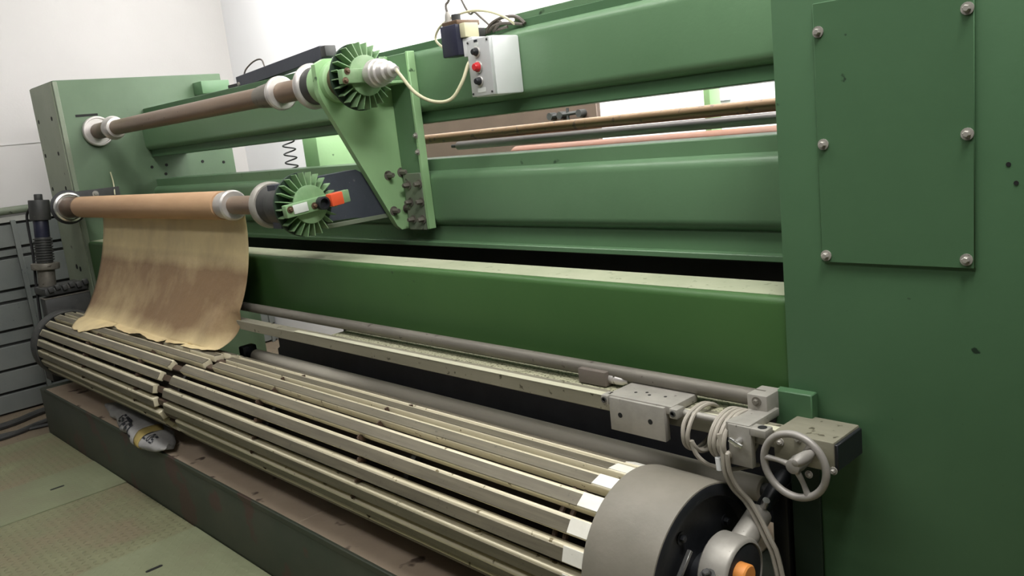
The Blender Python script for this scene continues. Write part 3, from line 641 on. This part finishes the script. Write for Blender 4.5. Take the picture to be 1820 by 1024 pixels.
ts = part(cl, 'thumb_screw', MB().cyl((-1.14, 1.79, -.868), (-1.14, 1.765, -.868), .009, seg=14), CHROME, 'bright thumb screw')
part(ts, 'wing', MB().obox((-1.14, 1.768, -.868), (.018, 0, -.008), (0, .004, 0), (.003, 0, .006), .002), CHROME)
# handwheel
hw = thing('handwheel', (-.975, 1.8, -.98), 'grey three-spoked handwheel with a turning grip in front of the rail end', 'handwheel')
HC = Vector((-.985, 1.78, -.898)); HR = .082
ALU = mat('grey cast handwheel', (146, 142, 136), (160, 156, 150), .45, metal=.2, scale=10)
part(hw, 'rim', MB().ring(HC, (0, 1, 0), HR, .0095, 56, 12), ALU)
part(hw, 'hub', MB().lathe(HC+Vector((0, -.012, 0)), (0, 1, 0), [(0, .012), (.002, .018), (.03, .021), (.08, .016)], 24), ALU)
for a in (175, 55, -65):
    t = math.radians(a); d = Vector((math.cos(t), 0, math.sin(t)))
    part(hw, 'spoke', MB().tube([HC+d*.012, HC+d*.045+Vector((0, .003, 0)), HC+d*.078], lambda q: .0085-.002*math.sin(q*PI), 10), ALU)
t = math.radians(42); g0 = HC+Vector((math.cos(t), 0, math.sin(t)))*.068
gp_ = part(hw, 'grip', MB().lathe(g0+Vector((0, .01, 0)), (-.12, -1, -.04), [(0, .006), (.012, .009), (.03, .0135), (.05, .0155), (.07, .014), (.082, .009), (.086, 0)], 24), ALU)
part(hw, 'spindle', MB().cyl(HC+Vector((0, .02, 0)), (HC.x, 1.845, HC.z), .014, seg=18), STEEL_D)
for k, (dx, dz) in enumerate(((-.02, .045), (.07, -.02), (.005, -.045))): part(hw, 'screw', hexbolt((HC.x+dx, 1.842, HC.z+dz), (0, -1, 0), .006, .008), STEEL)
# cables on the rail
def loop(cx, n, R, y=1.868, z=-.885, dx=.012, ph=0, seed=0):
    rr = random.Random(seed); P = []
    for k in range(n*14+8):
        a = 2*PI*k/14+ph+PI
        P.append((cx+dx*k/14+rr.uniform(-.002, .002), y-R*1.25*math.cos(a), z+R*.95*math.sin(a)))
    return P
cb = MB(); cb.tube(loop(-1.325, 2, .066, z=-.888, dx=.016, seed=1)[:-1]+[(-1.292, 1.79, -.90), (-1.285, 1.797, -.94), (-1.262, 1.82, -.975), (-1.225, 1.86, -.995), (-1.18, 1.94, -1.0)], .0062, 8, n=3)
solid('sensor_cable', cb, CABLE_G, (-1.31, 1.85, -.94), 'two loops of light grey cable wound round the rail beside the carriage', 'cable')
cb = MB(); tail = [(-1.175, 1.782, -.91), (-1.174, 1.785, -.96), (-1.162, 1.80, -1.01), (-1.14, 1.82, -1.05), (-1.112, 1.822, -1.095), (-1.085, 1.82, -1.145), (-1.065, 1.82, -1.19), (-1.04, 1.81, -1.32), (-1.02, 1.8, -1.6), (-1.0, 1.82, -2.035)]
cb.tube(loop(-1.235, 4, .068, z=-.89, dx=.014, seed=2)[:-1]+tail, .0066, 8, n=3)
cb.tube([(-1.20, 1.785, -.86)]+[(x-.016, y+.002, z-.006) for x, y, z in tail[:-1]]+[(-1.025, 1.82, -2.035)], .0066)
o = solid('bundled_cable', cb, CABLE_G, (-1.2, 1.85, -.95), 'thick bundle of grey cable coiled on the rail and hanging past the drum', 'cable')
part(o, 'connector', MB().cyl((-1.21, 1.79, -.93), (-1.207, 1.79, -.965), .009, seg=14), WHITEBOX, 'white plug')

# ------------------------------------------------------------------ control box, valve, light bar, cables
cx = thing('control_box', (-2.66, 2.49, .12), 'light grey push button box with a red button on the top beam', 'control box')
part(cx, 'housing', MB().box(-2.732, -2.589, 2.425, 2.579, .121, .357, .007), WHITEBOX)
part(cx, 'faceplate', MB().box(-2.730, -2.591, 2.408, 2.426, .123, .355, .003), FACEPLATE)
def button(z, m, R, name, lab):
    b = part(cx, name, MB().lathe((-2.668, 2.408, z), (0, -1, 0), [(0, R*1.2), (.012, R*1.2), (.014, R*1.0), (.024, R*.96), (.028, R*.75), (.029, 0)], 24), m, lab)
    part(b, 'bezel', MB().ring((-2.668, 2.404, z), (0, 1, 0), R*1.28, .0035, 28, 8), SILVER)
button(.302, BLACK, .0135, 'button', 'black push button'); button(.241, RED, .0165, 'button', 'red push button'); button(.184, BLACK, .0135, 'button', 'black push button')
for x in (-2.72, -2.602):
    for z in (.135, .343): part(cx, 'screw', MB().cyl((x, 2.408, z), (x, 2.405, z), .0045, seg=10), DARK)
part(cx, 'marking', MB().box(-2.681, -2.661, 2.4062, 2.4085, .342, .350), PRINT, 'black marking')
part(cx, 'label_plate', MB().box(-2.684, -2.656, 2.4064, 2.4085, .322, .338, .001, 1), WHITEL, 'white label')
part(cx, 'label_plate', MB().box(-2.69, -2.64, 2.4068, 2.4085, .137, .156, .001, 1), WHITEL, 'white label')
vb = thing('solenoid_valve', (-2.85, 2.45, .29), 'black solenoid valve block left of the push button box', 'valve')
part(vb, 'body', MB().box(-2.905, -2.80, 2.42, 2.50, .305, .435, .005), NAVY_D)
part(vb, 'head', MB().box(-2.90, -2.80, 2.43, 2.56, .430, .452, .004), BROWN_D)
part(vb, 'coil', MB().cyl((-2.835, 2.46, .45), (-2.835, 2.46, .478), .02, seg=18), DARK)
part(vb, 'side_port', MB().box(-2.80, -2.765, 2.44, 2.52, .375, .435, .004), CABLE_C, 'cream side port')
part(vb, 'bracket', MB().box(-2.80, -2.735, 2.45, 2.579, .295, .372, .002, 1), WHITEBOX, 'pale mounting bracket')
part(vb, 'back_mount', MB().box(-2.89, -2.81, 2.495, 2.60, .32, .42, .002, 1), DARK)
part(vb, 'plug', MB().lathe((-2.905, 2.475, .45), (0, 0, 1), [(0, .016), (.035, .014), (.05, .009)], 16), STEEL)
solid('valve_cable', MB().tube([(-2.905, 2.475, .495), (-2.915, 2.48, .53), (-2.90, 2.5, .60), (-2.91, 2.55, 1.0), (-2.9, 2.6, 3.19)], lambda q: .006), CABLE_D, (-2.905, 2.475, .49), 'dark cable rising from the black valve to the ceiling', 'cable')
solid('joint_hose', MB().tube([(-3.01, 2.24, .278), (-2.985, 2.24, .25), (-2.93, 2.265, .17), (-2.86, 2.30, .125), (-2.79, 2.34, .125), (-2.745, 2.375, .19), (-2.735, 2.42, .27), (-2.75, 2.50, .30)], .0075, 10), CABLE_C, (-2.86, 2.3, .12), 'cream hose sagging from the silver rotary joint to the valve', 'hose')
solid('loop_hose', MB().tube([(-2.925, 2.46, .34), (-3.0, 2.47, .395), (-2.97, 2.47, .440), (-2.91, 2.48, .468), (-2.84, 2.5, .484), (-2.77, 2.52, .484), (-2.70, 2.54, .466), (-2.65, 2.57, .437), (-2.625, 2.60, .405)], .0055, 8), CABLE_C, (-2.94, 2.46, .36), 'cream hose arching over the black valve onto the beam', 'hose')
cb = MB(); cb.tube([(-3.4, 2.62, 3.19), (-3.25, 2.62, 1.2), (-2.946, 2.6, .559), (-2.863, 2.6, .492), (-2.779, 2.6, .422), (-2.755, 2.6, .398)], .0048)
cb.tube([(-2.80, 2.595, .393), (-2.785, 2.595, .415), (-2.755, 2.60, .434), (-2.705, 2.605, .444), (-2.64, 2.605, .440), (-2.60, 2.605, .425), (-2.57, 2.605, .40)], .0075)
cb.tube([(-2.79, 2.60, .396), (-2.74, 2.58, .412), (-2.69, 2.585, .418), (-2.635, 2.60, .410), (-2.58, 2.605, .398)], .0068)
cb.tube([(-2.76, 2.60, .395), (-2.72, 2.575, .402), (-2.70, 2.59, .425), (-2.735, 2.605, .430), (-2.765, 2.60, .410), (-2.73, 2.585, .397), (-2.66, 2.59, .40)], .0062)
solid('looped_cable', cb, CABLE_D, (-2.68, 2.6, .393), 'dark cable looped on top of the beam behind the push button box', 'cable')
nb = thing('light_bar', (-4.7, 2.66, .42), 'long dark slate bar resting tilted on the top beam', 'bar')
c0 = Vector((-5.27, 2.665, .447)); c1 = Vector((-4.21, 2.665, .500)); dv = (c1-c0)/2; upn = Vector((-dv.z, 0, dv.x)).normalized()
part(nb, 'housing', MB().obox((c0+c1)/2, dv, (0, .035, 0), upn*.037, .003, 1), NAVY)
part(nb, 'end_cap', MB().obox(c1+dv.normalized()*.025, dv.normalized()*.026, (0, .036, 0), upn*.030, .004), DARK)
part(nb, 'pivot', MB().cyl((-5.235, 2.632, .437), (-5.235, 2.622, .437), .012, seg=14), STEEL)
part(nb, 'wire', MB().tube([(-5.22, 2.66, .475), (-5.17, 2.66, .52), (-5.05, 2.66, .555), (-4.95, 2.66, .553), (-4.92, 2.66, .50)], .005), CABLE_D)
part(nb, 'end_bracket', MB().box(-5.40, -5.26, 2.63, 2.69, .41, .445, .002, 1), BLACK)

# ------------------------------------------------------------------ sack
def sack():
    bm = bmesh.new(); nu, nv = 36, 24; rows = []
    A = Vector((-5.75, 1.62, -1.52)); B = Vector((-4.50, 1.535, -1.512))
    for i in range(nu+1):
        t = i/nu; c = A.lerp(B, t)
        wy = .115*(math.sin(PI*min(1, max(0, t*.96+.02)))**.45); hz = .043*(math.sin(PI*(t*.94+.03))**.5)
        if t > .9: wy *= 1-.3*(t-.9)/.1
        c = c+Vector((0, .03*math.sin(t*5), 0)); row = []
        for k in range(nv):
            a = 2*PI*k/nv; ca, sa = math.cos(a), math.sin(a)
            y = wy*abs(ca)**.8*(1 if ca > 0 else -1); z = hz*abs(sa)**.8*(1 if sa > 0 else -1)
            wob = 1+.07*math.sin(t*23+a*3)+.05*math.sin(t*41-a*2)
            z = max(z*wob, -.026)
            if c.y+y*wob < 1.49: z -= .35*(1.49-c.y-y*wob)
            row.append(bm.verts.new((c.x+.02*math.sin(a*2+t*9), c.y+y*wob, c.z+z)))
        rows.append(row)
    for i in range(nu):
        for k in range(nv): bm.faces.new([rows[i][k], rows[i+1][k], rows[i+1][(k+1) % nv], rows[i][(k+1) % nv]])
    bm.faces.new(rows[0]); bm.faces.new(rows[-1][::-1])
    mb = MB(); mb.bm.free(); mb.bm = bm
    return mb, rows
sk = thing('printed_sack', (-5.0, 1.53, -1.547), 'crumpled white sack with black print and yellow band on the base beam', 'sack')
mb, rows = sack(); body_pts = [[v.co.copy() for v in rw] for rw in rows]
part(sk, 'bag', mb, SACKM)
def patch(i0, i1, k0, k1, m, name, lab, off=.003):
    mb = MB(); g = []
    for i in range(i0, i1+1):
        row = []
        for k in range(k0, k1+1):
            p = body_pts[i][k % 24]; cc = Vector((p.x, 1.53, -1.52)); n = (p-cc).normalized(); row.append(mb.bm.verts.new(p+n*off))
        g.append(row)
    for a in range(len(g)-1):
        for b in range(len(g[0])-1): mb.bm.faces.new([g[a][b], g[a+1][b], g[a+1][b+1], g[a][b+1]])
    o = part(sk, name, mb, m, lab); sd = o.modifiers.new('t', 'SOLIDIFY'); sd.thickness = .001; return o
patch(26, 29, 4, 15, YELLOW, 'band', 'yellow band')
def letter_pts(ch):
    S5 = {'G': ['01110', '10000', '10111', '10001', '01110'], 'E': ['11111', '10000', '11110', '10000', '11111'], 'R': ['11110', '10001', '11110', '10010', '10001'],
          'F': ['11111', '10000', '11110', '10000', '10000'], 'L': ['10000', '10000', '10000', '10000', '11111'], 'O': ['01110', '10001', '10001', '10001', '01110'], 'S': ['01111', '10000', '01110', '00001', '11110']}
    return S5[ch]
def surf(ti, kk):
    i = min(max(int(ti), 0), 35); fr = ti-i; k = int(math.floor(kk)); fk = kk-k
    a = body_pts[i][k % 24].lerp(body_pts[i][(k+1) % 24], fk); b = body_pts[i+1][k % 24].lerp(body_pts[i+1][(k+1) % 24], fk)
    p = a.lerp(b, fr); return p+(p-Vector((p.x, 1.53, -1.52))).normalized()*.0045
def write(txt, t0, dt, ktop, kh, name):
    mb = MB()
    for n, ch in enumerate(txt):
        for rI, rw in enumerate(letter_pts(ch)):
            for cI, bit in enumerate(rw):
                if bit == '1':
                    ta = t0+n*dt+cI*dt/6.0; tb = ta+dt/6.0; ka = ktop+rI*kh/5; kb = ka+kh/5
                    q = [surf(ta, ka), surf(tb, ka), surf(tb, kb), surf(ta, kb)]
                    mb.bm.faces.new([mb.bm.verts.new(p) for p in q])
    part(sk, name, mb, PRINT, 'black printed letters')
write('GEFFL', 13.0, 2.3, 8.0, 3.6, 'lettering'); write('LOS', 29.0, 1.3, 6.0, 2.6, 'lettering')

GROUPS = {'cross_beam': 'green cross beams between the side frames', 'winding_shaft': 'winding shafts', 'machine_side_frame': 'side frames of the machine', 'support_arm': 'support arms of the lower shaft',
          'rear_post': 'posts behind the machine', 'floor_pipe': 'pipes on the floor by the fence', 'wall_notice': 'notices on the back wall', 'rear_rod': 'bars behind the beams'}
for o in list(COL.objects):
    if o.parent is None and o.name.split('.')[0] in GROUPS: o['group'] = GROUPS[o.name.split('.')[0]]
# ------------------------------------------------------------------ lift everything from eye level to the hall floor at zero
for o in list(COL.objects):
    if o.parent is None and o.type in ('MESH', 'EMPTY'): o.location.z += EYE
